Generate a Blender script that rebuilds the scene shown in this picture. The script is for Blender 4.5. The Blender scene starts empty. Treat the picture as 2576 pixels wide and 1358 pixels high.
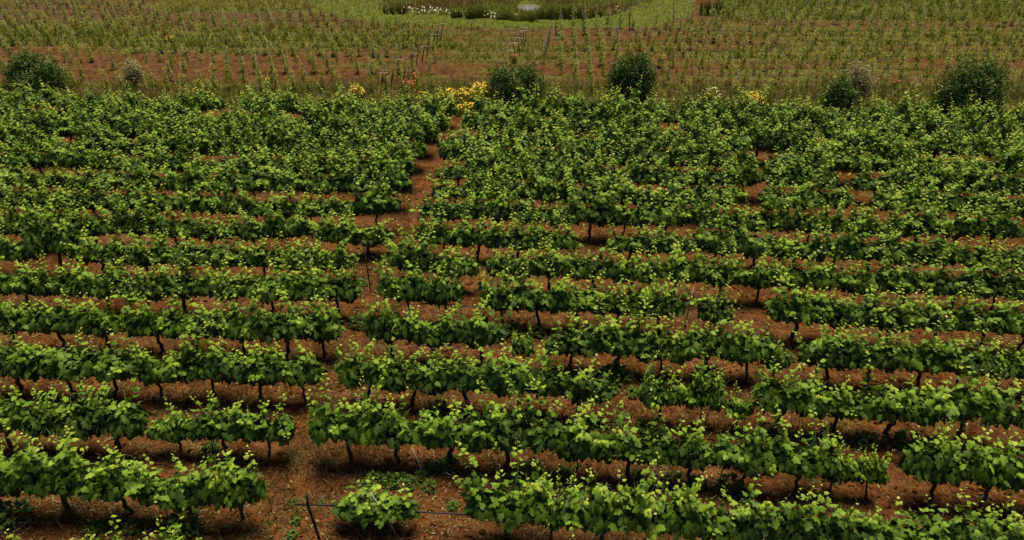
import bpy, math, random
import numpy as np
from mathutils import Vector, Matrix, Euler

random.seed(7)
RS = np.random.RandomState(11)
sc = bpy.context.scene
COL = sc.collection

# ------------------------------------------------------------------ camera model (photo measured in a 2576 x 1358 frame)
F, CX, CY, H = 1840.0, 1288.0, 679.0, 10.2
TH = math.atan(1079.0 / F)
CT, ST = math.cos(TH), math.sin(TH)

def gnd(px, py, z=0.0):
    u, v = px - CX, py - CY
    t = (H - z) / (F * ST + v * CT)
    return np.array([u * t, (F * CT - v * ST) * t, z])

def img(X, Y, Z=0.0):
    dz = Z - H
    zc = Y * CT - dz * ST
    v = -Y * ST - dz * CT
    return CX + F * X / zc, CY + F * v / zc

# ------------------------------------------------------------------ mesh helpers
def link(o, parent=None):
    COL.objects.link(o)
    if parent is not None:
        o.parent = parent
    return o

def np_mesh(name, V, T, attrs=None, smooth=True):
    V = np.asarray(V, np.float32); T = np.asarray(T, np.int32)
    me = bpy.data.meshes.new(name)
    k = T.shape[1]
    me.vertices.add(len(V)); me.vertices.foreach_set('co', V.ravel())
    me.loops.add(T.size); me.loops.foreach_set('vertex_index', T.ravel())
    me.polygons.add(len(T))
    me.polygons.foreach_set('loop_start', np.arange(0, T.size, k, dtype=np.int32))
    me.polygons.foreach_set('use_smooth', np.full(len(T), smooth))
    if attrs:
        for an, a in attrs.items():
            a = np.asarray(a, np.float32)
            if a.ndim == 1:
                at = me.attributes.new(an, 'FLOAT', 'POINT'); at.data.foreach_set('value', a)
            else:
                at = me.attributes.new(an, 'FLOAT_VECTOR', 'POINT'); at.data.foreach_set('vector', a.ravel())
    me.update(calc_edges=True)
    return me

def ob(name, me, mat, parent=None):
    o = bpy.data.objects.new(name, me)
    if mat is not None and not me.materials:
        me.materials.append(mat)
    return link(o, parent)

def empty(name, loc, rz=0.0):
    o = bpy.data.objects.new(name, None)
    o.empty_display_size = 0.2
    o.location = loc; o.rotation_euler = (0, 0, rz)
    return link(o)

def tag(o, label=None, cat=None, group=None, kind=None):
    if label: o['label'] = label
    if cat: o['category'] = cat
    if group: o['group'] = group
    if kind: o['kind'] = kind
    return o

def copy_tree(root):
    c = root.copy(); COL.objects.link(c)
    for ch in root.children:
        d = ch.copy(); COL.objects.link(d); d.parent = c
        d.matrix_parent_inverse = Matrix()
    return c

def unit(a):
    return a / (np.linalg.norm(a, axis=-1, keepdims=True) + 1e-9)

class TubeSet:
    def __init__(s): s.V = []; s.T = []; s.n = 0; s.A = []
    def add(s, pts, r, seg=5, a=0.0):
        pts = np.asarray(pts, float); m = len(pts)
        r = np.broadcast_to(np.asarray(r, float), (m,))
        d = np.gradient(pts, axis=0); d = unit(d)
        up = np.array([0.31, 0.95, 0.1]) if abs(d[0][2]) > 0.7 else np.array([0.0, 0.1, 1.0])
        b = unit(np.cross(d, up)); c = np.cross(d, b)
        an = np.arange(seg) * 2 * math.pi / seg
        ring = (np.cos(an)[None, :, None] * b[:, None, :] + np.sin(an)[None, :, None] * c[:, None, :]) * r[:, None, None] + pts[:, None, :]
        s.V.append(ring.reshape(-1, 3)); s.A.append(np.full(m * seg, a))
        i = np.arange(m - 1)[:, None] * seg + s.n; j = np.arange(seg)[None, :]; j2 = (j + 1) % seg
        a0, a1, b0, b1 = i + j, i + j2, i + seg + j, i + seg + j2
        s.T.append(np.stack([a0, a1, b1], -1).reshape(-1, 3)); s.T.append(np.stack([a0, b1, b0], -1).reshape(-1, 3))
        top = s.n + (m - 1) * seg
        s.T.append(np.array([[top, top + k, top + k + 1] for k in range(1, seg - 1)]))
        s.T.append(np.array([[s.n, s.n + k + 1, s.n + k] for k in range(1, seg - 1)]))
        s.n += m * seg
    def mesh(s, name):
        return np_mesh(name, np.concatenate(s.V), np.concatenate(s.T), {'age': np.concatenate(s.A)})

def path(p0, p1, n=6, wob=0.02, rs=RS):
    t = np.linspace(0, 1, n)[:, None]
    p = np.array(p0) * (1 - t) + np.array(p1) * t
    w = rs.normal(0, wob, (n, 3)); w[0] = 0; w[-1] = 0
    return p + w

# grape leaf: five lobes, folded along its midrib (unit length)
_half = [(-0.10, 0.20), (0.05, 0.44), (0.22, 0.33), (0.52, 0.47), (0.58, 0.25), (0.78, 0.22)]
_out = [(0.06, 0.0)] + _half + [(1.0, 0.0)] + [(x, -y) for x, y in reversed(_half)]
LEAF_V = np.array([(0.32, 0.0, 0.03)] + [(x, y, -0.42 * abs(y) ** 1.3 - 0.16 * max(x, 0) ** 2) for x, y in _out])
_n = len(_out)
LEAF_T = np.array([(0, 1 + i, 1 + (i + 1) % _n) for i in range(_n)])
# small leaf for far plants, weeds
SM_V = np.array([(0, 0, 0), (0.45, 0.3, -0.1), (0.5, 0, 0.04), (0.45, -0.3, -0.1), (1, 0, -0.15)])
SM_T = np.array([(0, 2, 1), (0, 3, 2), (1, 2, 4), (2, 3, 4)])
# narrow olive leaf spray
OL_V = np.array([(0, 0, 0), (0.5, 0.24, 0.02), (1, 0, -0.05), (0.5, -0.24, 0.02)])
OL_T = np.array([(0, 2, 1), (0, 3, 2)])

def leaf_arrays(P, D, N, S, age, rnd, TV, TT):
    P, D, N = np.asarray(P, float), unit(np.asarray(D, float)), unit(np.asarray(N, float))
    B = unit(np.cross(N, D)); N = np.cross(D, B)
    S = np.asarray(S)[:, None, None]
    W = P[:, None, :] + S * (TV[None, :, 0:1] * D[:, None, :] + TV[None, :, 1:2] * B[:, None, :] + TV[None, :, 2:3] * N[:, None, :])
    k = len(TV); n = len(P)
    T = TT[None] + (np.arange(n) * k)[:, None, None]
    return W.reshape(-1, 3), T.reshape(-1, 3), np.repeat(age, k), np.repeat(rnd, k)

def leaf_mesh(name, P, D, N, S, age, rnd, TV=LEAF_V, TT=LEAF_T):
    V, T, a, r = leaf_arrays(P, D, N, S, age, rnd, TV, TT)
    return np_mesh(name, V, T, {'age': a, 'rnd': r})

# value noise on numpy arrays
_LAT = RS.rand(256, 256)
def vnoise(x, y):
    xi = np.floor(x).astype(int); yi = np.floor(y).astype(int)
    fx = x - xi; fy = y - yi
    fx = fx * fx * (3 - 2 * fx); fy = fy * fy * (3 - 2 * fy)
    a = _LAT[xi & 255, yi & 255]; b = _LAT[(xi + 1) & 255, yi & 255]
    c = _LAT[xi & 255, (yi + 1) & 255]; d = _LAT[(xi + 1) & 255, (yi + 1) & 255]
    return (a * (1 - fx) + b * fx) * (1 - fy) + (c * (1 - fx) + d * fx) * fy
def fbm(x, y, o=4):
    s = 0; w = 0.5
    for k in range(o):
        s = s + w * vnoise(x * 2 ** k + 17.3 * k, y * 2 ** k + 5.1 * k); w *= 0.5
    return s / (1 - 0.5 ** o)
def sst(a, b, x):
    t = np.clip((x - a) / (b - a), 0, 1); return t * t * (3 - 2 * t)

# ------------------------------------------------------------------ materials
def new_mat(name):
    m = bpy.data.materials.new(name); m.use_nodes = True
    nt = m.node_tree; nt.nodes.clear()
    out = nt.nodes.new('ShaderNodeOutputMaterial')
    return m, nt, out
def nd(nt, t, **kw):
    n = nt.nodes.new(t)
    for k, v in kw.items(): setattr(n, k, v)
    return n
def attr(nt, name):
    return nd(nt, 'ShaderNodeAttribute', attribute_name=name)
def ramp(nt, fac, stops):
    r = nd(nt, 'ShaderNodeValToRGB'); e = r.color_ramp.elements
    e[0].position, e[0].color = stops[0][0], (*stops[0][1], 1)
    e[1].position, e[1].color = stops[-1][0], (*stops[-1][1], 1)
    for p, c in stops[1:-1]:
        x = e.new(p); x.color = (*c, 1)
    nt.links.new(fac, r.inputs[0]); return r.outputs[0]
def mixc(nt, f, a, b, mode='MIX'):
    m = nd(nt, 'ShaderNodeMix', data_type='RGBA', blend_type=mode)
    for s, v in ((m.inputs[0], f), (m.inputs[6], a), (m.inputs[7], b)):
        if hasattr(v, 'links') or hasattr(v, 'is_linked'): nt.links.new(v, s)
        elif isinstance(v, tuple): s.default_value = (*v, 1)
        else: s.default_value = v
    return m.outputs[2]
def math_n(nt, op, a, b=None, clamp=False):
    m = nd(nt, 'ShaderNodeMath', operation=op, use_clamp=clamp)
    for s, v in ((m.inputs[0], a), (m.inputs[1], b)):
        if v is None: continue
        if hasattr(v, 'is_linked'): nt.links.new(v, s)
        else: s.default_value = v
    return m.outputs[0]
def noise(nt, scale, detail=4, rough=0.55, coord=None):
    n = nd(nt, 'ShaderNodeTexNoise'); n.inputs['Scale'].default_value = scale
    n.inputs['Detail'].default_value = detail; n.inputs['Roughness'].default_value = rough
    if coord is not None: nt.links.new(coord, n.inputs['Vector'])
    return n.outputs['Fac']

def leaf_mat(name, stops, trans=0.25, rough=0.42, spec=0.35, objvar=0.25, rndvar=0.35, rscale=1.0):
    """leaf colour by its age value (age along the shoot, plus painted shade on vines and olives), varied leaf by leaf and plant by plant"""
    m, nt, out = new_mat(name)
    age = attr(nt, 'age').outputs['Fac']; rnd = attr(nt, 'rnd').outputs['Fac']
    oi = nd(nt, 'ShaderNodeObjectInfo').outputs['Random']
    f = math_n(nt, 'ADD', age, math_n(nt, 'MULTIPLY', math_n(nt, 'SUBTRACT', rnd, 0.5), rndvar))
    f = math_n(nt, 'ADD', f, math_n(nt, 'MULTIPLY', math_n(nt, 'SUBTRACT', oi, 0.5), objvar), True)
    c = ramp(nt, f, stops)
    geo = nd(nt, 'ShaderNodeNewGeometry')
    c = mixc(nt, math_n(nt, 'MULTIPLY', noise(nt, 9.0, 2, 0.5, geo.outputs['Position']), 0.35), c, (0.10, 0.13, 0.035))
    p = nd(nt, 'ShaderNodeBsdfPrincipled')
    nt.links.new(c, p.inputs['Base Color']); p.inputs['Roughness'].default_value = rough
    p.inputs['Specular IOR Level'].default_value = spec
    if trans > 0:
        t = nd(nt, 'ShaderNodeBsdfTranslucent')
        ct = mixc(nt, 1.0, c, (1.25, 1.1, 0.55), 'MULTIPLY'); nt.links.new(ct, t.inputs['Color'])
        mx = nd(nt, 'ShaderNodeMixShader'); mx.inputs[0].default_value = trans
        nt.links.new(p.outputs[0], mx.inputs[1]); nt.links.new(t.outputs[0], mx.inputs[2])
        nt.links.new(mx.outputs[0], out.inputs[0])
    else:
        nt.links.new(p.outputs[0], out.inputs[0])
    return m

def plain_mat(name, c1, c2, scale=8, rough=0.8, metal=0.0, bump=0.0, spec=0.3, objcoord=True):
    m, nt, out = new_mat(name)
    tc = nd(nt, 'ShaderNodeTexCoord').outputs['Object']
    f = noise(nt, scale, 5, 0.6, tc)
    c = ramp(nt, f, [(0.3, c1), (0.7, c2)])
    p = nd(nt, 'ShaderNodeBsdfPrincipled'); nt.links.new(c, p.inputs['Base Color'])
    p.inputs['Roughness'].default_value = rough; p.inputs['Metallic'].default_value = metal
    p.inputs['Specular IOR Level'].default_value = spec
    if bump:
        b = nd(nt, 'ShaderNodeBump'); b.inputs['Strength'].default_value = bump; b.inputs['Distance'].default_value = 0.02
        nt.links.new(noise(nt, scale * 3, 4, 0.6, tc), b.inputs['Height']); nt.links.new(b.outputs[0], p.inputs['Normal'])
    nt.links.new(p.outputs[0], out.inputs[0]); return m

M = {}
M['vine'] = leaf_mat('grape_leaf', [(0.0, (0.017, 0.041, 0.004)), (0.15, (0.036, 0.078, 0.006)), (0.33, (0.104, 0.184, 0.010)), (0.58, (0.195, 0.28, 0.020)),  # oldest leaves darker green, deepened further to paint shade under the canopy
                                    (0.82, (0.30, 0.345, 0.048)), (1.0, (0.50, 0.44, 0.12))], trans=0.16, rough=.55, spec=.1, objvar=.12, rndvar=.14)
M['cane'] = leaf_mat('green_cane', [(0.0, (0.06, 0.045, 0.02)), (0.5, (0.10, 0.13, 0.03)), (1.0, (0.35, 0.30, 0.10))], trans=0.0)
M['bark'] = plain_mat('vine_bark', (0.028, 0.016, 0.011), (0.075, 0.045, 0.030), 22, 0.95, bump=0.9)
M['young'] = leaf_mat('young_leaf', [(0.0, (0.085, 0.135, 0.012)), (0.5, (0.17, 0.22, 0.020)), (1.0, (0.33, 0.31, 0.035))], trans=0.3, rough=.7, spec=.08)
M['stake'] = plain_mat('grey_stake', (0.16, 0.14, 0.11), (0.27, 0.24, 0.20), 15, 0.7)
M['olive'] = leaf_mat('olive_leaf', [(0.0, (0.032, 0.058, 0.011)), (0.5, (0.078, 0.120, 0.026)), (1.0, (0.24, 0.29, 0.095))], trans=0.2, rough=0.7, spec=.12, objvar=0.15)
M['olive_pale'] = leaf_mat('pale_olive_leaf', [(0.0, (0.20, 0.18, 0.10)), (0.5, (0.32, 0.29, 0.17)), (1.0, (0.44, 0.40, 0.25))], trans=0.3, rough=0.8, spec=.08, objvar=0.1)
M['olive_bark'] = plain_mat('olive_bark', (0.05, 0.035, 0.028), (0.12, 0.09, 0.07), 12, 0.95, bump=0.8)
M['grey_twig'] = plain_mat('grey_twig', (0.22, 0.17, 0.14), (0.34, 0.28, 0.23), 12, 0.9)
M['rust'] = plain_mat('dark_iron', (0.010, 0.006, 0.006), (0.022, 0.012, 0.010), 30, 0.75, spec=0.3)
M['hose'] = plain_mat('black_hose', (0.008, 0.007, 0.007), (0.016, 0.013, 0.012), 20, 0.55)
M['wood'] = plain_mat('brown_post', (0.055, 0.034, 0.022), (0.12, 0.075, 0.045), 10, 0.9, bump=0.4)
M['metal'] = plain_mat('grey_metal', (0.10, 0.088, 0.076), (0.18, 0.16, 0.14), 9, 0.85)
M['white'] = plain_mat('white_arm', (0.34, 0.31, 0.25), (0.5, 0.46, 0.38), 9, 0.6)
M['twig'] = plain_mat('dry_twig', (0.085, 0.045, 0.028), (0.20, 0.12, 0.07), 6, 0.95)
M['weed'] = leaf_mat('weed_leaf', [(0.0, (0.028, 0.058, 0.008)), (0.5, (0.055, 0.098, 0.012)), (1.0, (0.12, 0.16, 0.022))], trans=0.15, rough=0.75, spec=.08)
M['drygrass'] = leaf_mat('dry_grass', [(0.0, (0.06, 0.040, 0.015)), (0.5, (0.12, 0.083, 0.032)), (1.0, (0.28, 0.20, 0.085))], trans=0.3, rough=0.8, spec=0.1)
M['grass'] = leaf_mat('field_grass', [(0.0, (0.070, 0.100, 0.014)), (0.5, (0.125, 0.150, 0.022)), (1.0, (0.24, 0.21, 0.045))], trans=0.35, rough=0.7, spec=0.15)
M['reed'] = leaf_mat('reed_leaf', [(0.0, (0.040, 0.060, 0.014)), (0.5, (0.075, 0.095, 0.022)), (1.0, (0.15, 0.14, 0.04))], trans=0.3, rough=0.8, spec=.08)
M['yellow'] = leaf_mat('yellow_petal', [(0.0, (0.46, 0.28, 0.002)), (0.5, (0.64, 0.42, 0.004)), (1.0, (0.75, 0.54, 0.01))], trans=0.25, rough=0.6)
M['paleyellow'] = leaf_mat('pale_yellow_petal', [(0.0, (0.42, 0.36, 0.08)), (1.0, (0.65, 0.60, 0.22))], trans=0.25, rough=0.6)
M['red'] = leaf_mat('poppy_petal', [(0.0, (0.34, 0.030, 0.016)), (1.0, (0.50, 0.075, 0.035))], trans=0.25, rough=0.6)
M['daisy'] = leaf_mat('daisy_petal', [(0.0, (0.60, 0.58, 0.40)), (1.0, (0.8, 0.78, 0.62))], trans=0.2, rough=0.6)

# ------------------------------------------------------------------ row layout (front vineyard)
INV0, DINV = 1.0 / 1758.0, 6.25e-5            # 1/(base_y + 400) at x = 1350
def row_base(r, px):
    yc = 1.0 / (INV0 + DINV * r) - 400.0
    kr = 4.7e-5 - 1.5e-6 * r
    kl = 2.4e-5
    if px >= 950: return yc + kr * (px - 1350) * (yc + 400) * 1.0
    ym = yc + kr * (950 - 1350) * (yc + 400)
    return ym + kl * (px - 950) * (ym + 400)

def row_dir(r, px):
    a = gnd(px - 20, row_base(r, px - 20)); b = gnd(px + 20, row_base(r, px + 20))
    return math.atan2(b[1] - a[1], b[0] - a[0])

# (px of trunk, width factor, height factor)
N_ = 1.0
ROWS = {
 -1: [(-60, 1, 1.0), (75, 1, 1.0), (235, 0.9, .9), (395, .9, 0.95), (530, .8, 1.0)],
 0: [(10, .8, 1.0), (170, 1.1, 1.15), (325, 1, 1.0), (480, .95, .95), (600, .85, 1.12), (958, 1.05, .62), (1284, 1.12, 1.0), (1392, .5, .82),
     (1500, .95, 1.05), (1640, 1, 1.1), (1790, 1, 1.0), (1940, 1, 1.05), (2085, 1, 1.0), (2235, 1, .98), (2390, 1, 1.05), (2540, 1, 1.0), (2680, 1, 1)],
 1: [(-80, 1, 1), (43, 1, 1), (175, 1, 1.02), (310, 1.05, 1.08), (457, .72, .8), (580, .85, .95), (688, .85, 1.0), (878, .95, 1.15), (1001, 1, 1.05),
     (1145, 1, .95), (1290, 1, 1.08), (1437, 1.05, 1.15), (1580, .95, .95), (1729, 1, 1), (1879, 1, 1.05), (2010, .95, .95), (2095, .5, .72), (2170, .4, .8), (2335, 1.0, 1.2), (2470, 1.05, 1.1), (2620, 1, 1)],
 2: [(-70, 1, 1), (60, 1, 1.05), (180, 1, 1), (300, 1, 1.08), (415, .95, 1), (545, 1, 1.1), (670, .95, 1), (762, .85, 1.1), (938, .9, 1.05), (1049, 1, .98), (1167, 1, 1.0), (1311, 1.1, 1.08),
     (1462, 1.0, 1.0), (1655, .66, .95), (1757, .62, .95), (1850, .42, .7), (1965, .95, 1.08), (2095, 1, 1), (2245, 1.05, 1.05), (2400, 1.15, 1.1), (2580, .75, .9)],
 3: [(-60, 1, 1), (40, 1, 1), (155, 1, 1.05), (280, 1, 1), (407, 1, 1), (515, .95, 1.03), (622, 1, .97), (725, 1, 1.03), (814, .8, 1.02), (990, .85, 1.15), (1090, 1, 1.02), (1203, .92, 1.1), (1317, .38, .72),
     (1446, .92, .88), (1560, 1, .98), (1660, .9, .9), (1770, 1, 1.12), (1868, .88, 1.02), (1942, .45, .78), (2066, .9, .95), (2162, 1, 1), (2290, 1.1, 1), (2410, 1, 1), (2500, .8, .9), (2580, .7, .8)],
 4: [(-20, 1, 1), (88, 1, 1), (178, .9, 1), (280, 1, 1.05), (372, .8, .92), (475, 1, 1.0), (585, 1, 1.02), (692, 1, .98), (790, 1, 1.05), (852, .8, 1), (1026, .95, 1.3), (1120, .8, 1.2), (1262, .8, .97), (1340, 1, 1.05), (1442, 1, 1), (1550, 1, 1), (1645, .92, 1.03),
     (1790, .58, .82), (1998, 1.1, 1.1), (2110, 1, .97), (2220, 1, 1.0), (2345, 1, 1.0), (2457, 1, .96), (2565, 1, 1)],
 5: [(-40, 1, 1), (60, 1, 1.03), (165, 1.1, 1.45), (270, 1, 1.0), (375, 1, .95), (470, 1, 1.05), (572, 1, 1), (672, 1, 1), (772, 1, 1.02), (848, .85, 1), (1052, .95, 1.08), (1150, 1, .95), (1278, .9, 1), (1385, 1, 1), (1490, 1, 1.03), (1595, 1, 1), (1700, 1, 1.1), (1805, 1, 1),
     (1915, 1, 1), (2022, .95, 1.04), (2150, .95, .97), (2255, 1, 1), (2385, 1, 1), (2485, 1, 1.02), (2590, 1, 1)],
}
PATH_L = {6: 985, 7: 1005, 8: 1022, 9: 1040, 10: 1062, 11: 1098, 12: 1128, 13: 1150}
PATH_R = {6: 1066, 7: 1074, 8: 1088, 9: 1102, 10: 1118, 11: 1142, 12: 1158, 13: 1192}
GAPS = {6: [(1462, 1494), (2318, 2345)], 7: [(2500, 2600)], 8: [(1890, 1955), (2118, 2165), (2440, 2470)], 9: [(2095, 2170)], 10: [(1900, 1935)], 11: [(2080, 2110)], 12: [(1640, 1690)], 13: [(560, 590)]}
for r in range(6, 14):
    sp = 160.0 * (row_base(r, 1350) + 400) / 1720.0 * 0.98
    L = []
    x = PATH_L[r] - sp * 0.5
    while x > -sp * 0.4:
        L.append(x); x -= sp
    x = PATH_R[r] + sp * 0.5
    while x < 2576 + sp * 0.4:
        L.append(x); x += sp
    L.sort()
    rr = random.Random(100 + r)
    out = []
    for x in L:
        x += rr.uniform(-.12, .12) * sp
        if any(a < x < b for a, b in GAPS.get(r, [])): continue
        out.append((x, rr.uniform(.88, 1.18), rr.choice([.8, .9, .96, 1, 1, 1.06, 1.12])))
    ROWS[r] = out

# ------------------------------------------------------------------ ground
def axis(parts, far, lo):
    a = [lo]
    for end, st in parts:
        while a[-1] < end - 1e-6: a.append(a[-1] + st)
    s = parts[-1][1]
    while a[-1] < far:
        s *= 1.35; a.append(a[-1] + s)
    return np.array(a)
xp = axis([(11, .1), (22, .2), (46, .4)], 2600, 0.0)
GX = np.concatenate([-xp[:0:-1], xp])
yp = axis([(20, .085), (34, .15), (62, .3)], 3000, 7.0)
ym = axis([(6, .4)], 2600, 0.0)
GY = np.concatenate([7.0 - ym[:0:-1], yp])
XX, YY = np.meshgrid(GX, GY)

# basin of the pond
PB = gnd(1330, 22)
def region_px(X, Y):
    zc = np.maximum(Y * CT + H * ST, 0.5)
    px = CX + F * X / zc; py = CY + F * (-Y * ST + H * CT) / zc
    return px, py

def lawn_mask(px, py):
    edge = np.interp(px, [730, 800, 870, 960, 1100, 1288, 1500, 1650, 1710, 1745, 1765], [-60, 22, 44, 58, 66, 70, 68, 62, 48, 20, -60])
    return sst(3, -3, py - edge)

def basin_mask(px, py):
    d = ((px - 1290) / 350.0) ** 2 + ((py + 14) / 62.0) ** 2
    return sst(1.15, 0.85, d)

def masks(X, Y):
    px, py = region_px(X, Y)
    n1 = fbm(X * .45, Y * .45); n2 = fbm(X * 1.6 + 40, Y * 1.6); n3 = fbm(X * .15 + 9, Y * .6 + 3)
    jy = py + (n1 - .5) * 18; jx = px + (n2 - .5) * 40
    lawn = lawn_mask(px + (n2 - .5) * 60, py + (n1 - .5) * 12)
    front = sst(-8, 8, py - (np.interp(px, [0, 1000, 1300, 2576], [262, 285, 300, 330])))   # inside the front vineyard
    g = np.zeros_like(px)
    g = np.maximum(g, 0.85 * sst(70, 90, jy) * sst(124, 112, jy) * sst(1180, 1060, jx))
    g = np.maximum(g, 0.45 * sst(105, 112, jy) * sst(150, 135, jy) * sst(1100, 1150, jx) * sst(1420, 1330, jx))
    g = np.maximum(g, 0.9 * sst(34, 24, jy) * sst(380, 450, jx) * sst(880, 820, jx))
    g = np.maximum(g, 0.75 * sst(62, 40, jy) * sst(1780, 1830, jx))
    g = np.maximum(g, 0.75 * sst(70, 84, jy) * sst(124, 108, jy) * sst(1880, 2050, jx))
    g = np.maximum(g, 0.7 * sst(118, 125, jy) * sst(148, 139, jy) * sst(1650, 1760, jx))
    g = np.maximum(g, 0.45 * sst(40, 70, jy) * sst(130, 80, jy) * sst(380, 120, jx))
    # thin tillage strips through the young plots
    zc = 1.0 / (py + 400 + 1e-3)
    strip = 0.5 + 0.5 * np.cos(2 * math.pi * (zc + (n3 - .5) * 1e-5) / 4.8e-5)
    young = (1 - front) * (1 - lawn) * sst(40, 90, py)
    g = np.maximum(g, young * sst(.52, .9, strip) * sst(.34, .56, n3 + .05 * (px > 1650)) * 0.8)
    # weedy margin between the olives and the front vineyard
    marg = sst(205, 228, jy) * (1 - front)
    g = np.maximum(g, marg * (0.35 + .5 * n2))
    g = np.maximum(g, lawn)
    g = g * (1 - front)
    g = np.maximum(g, front * sst(0.66, 0.8, n2) * 0.3)
    track = sst(60, 30, jy) * sst(1742, 1758, px + (n2 - .5) * 14) * sst(1800, 1782, px + (n2 - .5) * 14)
    g = g * (1 - track)
    grey = np.maximum(sst(125, 55, jy + (n3 - .5) * 30) * 0.85 * (1 - 0.6 * track), young * (.45 + .45 * sst(.35, .7, n3)))
    dry = np.clip(marg * .7 + sst(.52, .75, n1) * .55 * front + young * sst(.5, .72, n2) * .4 + sst(90, 70, jy) * sst(58, 68, jy) * .3, 0, 1)
    return px, py, np.clip(g, 0, 1), grey, dry, lawn, basin_mask(px + (n2 - .5) * 150, py + (n1 - .5) * 26), front, young, marg

px, py, g_, grey_, dry_, lawn_, basin_, front_, young_, marg_ = masks(XX, YY)
near = sst(46, 26, YY)
ZZ = (fbm(XX * 2.1, YY * 2.1, 3) - .5) * .10 + (fbm(XX * 7.0 + 3, YY * 7.0, 3) - .5) * .075 * near
ZZ += (fbm(XX * .25, YY * .25) - .5) * .16
ZZ -= basin_ * 0.75
PONDZ = -0.93
PC = gnd(1331, 20, PONDZ)
_pd = ((XX - PC[0]) / .95) ** 2 + ((YY - PC[1]) / 1.5) ** 2 + (fbm(XX * 1.1, YY * .7) - .5) * 1.1
ZZ -= sst(1.5, .6, _pd) * .55
_zc = 1.0 / (py + 400 + 1e-3)
ZZ += np.where((YY > 28) & (YY < 62), young_ * .085 * np.cos(2 * math.pi * (_zc + (fbm(XX * .15 + 9, YY * .6 + 3) - .5) * 1e-5) / 4.8e-5), 0)
inreg = (np.abs(XX) < 60) & (YY < 75) & (YY > 3)
ZZ = np.where(inreg, ZZ, ZZ * 0.4)

def zat(X, Y):
    j = np.clip(np.searchsorted(GX, X) - 1, 0, len(GX) - 2); i = np.clip(np.searchsorted(GY, Y) - 1, 0, len(GY) - 2)
    fx = (X - GX[j]) / (GX[j + 1] - GX[j]); fy = (Y - GY[i]) / (GY[i + 1] - GY[i])
    return (ZZ[i, j] * (1 - fx) + ZZ[i, j + 1] * fx) * (1 - fy) + (ZZ[i + 1, j] * (1 - fx) + ZZ[i + 1, j + 1] * fx) * fy
def onground(px_, py_):
    p = gnd(px_, py_); p[2] = float(zat(p[0], p[1])); return p

nx, ny = len(GX), len(GY)
ii = np.arange(ny - 1)[:, None] * nx + np.arange(nx - 1)[None, :]
quads = np.stack([ii, ii + 1, ii + nx + 1, ii + nx], -1).reshape(-1, 4)
gm = np_mesh('ground', np.stack([XX, YY, ZZ], -1).reshape(-1, 3), quads, {'grass': g_.ravel(), 'grey': grey_.ravel(), 'dry': dry_.ravel(), 'lawn': (lawn_ * (1 - basin_)).ravel()})

def ground_mat():
    m, nt, out = new_mat('red_soil')
    co = nd(nt, 'ShaderNodeNewGeometry').outputs['Position']
    n_big = noise(nt, .55, 4, .6, co); n_mid = noise(nt, 3.2, 6, .65, co); n_fine = noise(nt, 17, 5, .7, co); n_vf = noise(nt, 60, 3, .6, co)
    soil = ramp(nt, n_mid, [(.34, (0.030, 0.0105, 0.0039)), (.5, (0.066, 0.0245, 0.0078)), (.64, (0.128, 0.055, 0.0175))])
    soil = mixc(nt, math_n(nt, 'MULTIPLY', ramp(nt, n_big, [(.42, (0, 0, 0)), (.68, (1, 1, 1))]), .5), soil, (0.130, 0.063, 0.022))
    soil = mixc(nt, ramp(nt, n_fine, [(.50, (0, 0, 0)), (.62, (.75, .75, .75))]), soil, (0.175, 0.086, 0.031))
    soil = mixc(nt, ramp(nt, n_vf, [(.36, (.85, .85, .85)), (.47, (0, 0, 0))]), soil, (0.045, 0.016, 0.008))
    soil = mixc(nt, ramp(nt, noise(nt, 1.25, 5, .7, co), [(.50, (0, 0, 0)), (.60, (.7, .7, .7))]), soil, (0.036, 0.0135, 0.0048))
    grey = mixc(nt, 1.0, ramp(nt, n_mid, [(.3, (0.036, 0.0215, 0.010)), (.7, (0.088, 0.054, 0.025))]), (1, 1, 1), 'MULTIPLY')
    soil = mixc(nt, attr(nt, 'grey').outputs['Fac'], soil, grey)
    dryc = ramp(nt, n_fine, [(.3, (0.070, 0.040, 0.016)), (.7, (0.17, 0.108, 0.046))])
    df = math_n(nt, 'MULTIPLY', attr(nt, 'dry').outputs['Fac'], ramp(nt, n_mid, [(.35, (0, 0, 0)), (.6, (.8, .8, .8))]))
    soil = mixc(nt, df, soil, dryc)
    gr = ramp(nt, n_fine, [(.3, (0.050, 0.062, 0.014)), (.7, (0.125, 0.130, 0.030))])
    gr = mixc(nt, attr(nt, 'lawn').outputs['Fac'], gr, ramp(nt, n_mid, [(.3, (0.058, 0.078, 0.012)), (.7, (0.090, 0.103, 0.019))]))
    gf = math_n(nt, 'MULTIPLY', attr(nt, 'grass').outputs['Fac'], ramp(nt, n_mid, [(.2, (.55, .55, .55)), (.6, (1, 1, 1))]))
    c = mixc(nt, gf, soil, gr)
    p = nd(nt, 'ShaderNodeBsdfPrincipled'); nt.links.new(c, p.inputs['Base Color'])
    p.inputs['Roughness'].default_value = 1.0; p.inputs['Specular IOR Level'].default_value = .0
    h = math_n(nt, 'ADD', math_n(nt, 'MULTIPLY', n_fine, 1.0), math_n(nt, 'MULTIPLY', n_vf, .5))
    b = nd(nt, 'ShaderNodeBump'); b.inputs['Strength'].default_value = .9; b.inputs['Distance'].default_value = .05
    nt.links.new(h, b.inputs['Height']); nt.links.new(b.outputs[0], p.inputs['Normal'])
    nt.links.new(p.outputs[0], out.inputs[0]); return m
tag(ob('ground', gm, ground_mat()), 'red brown tilled soil and grass of the vineyard', None, None, 'structure')

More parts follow.
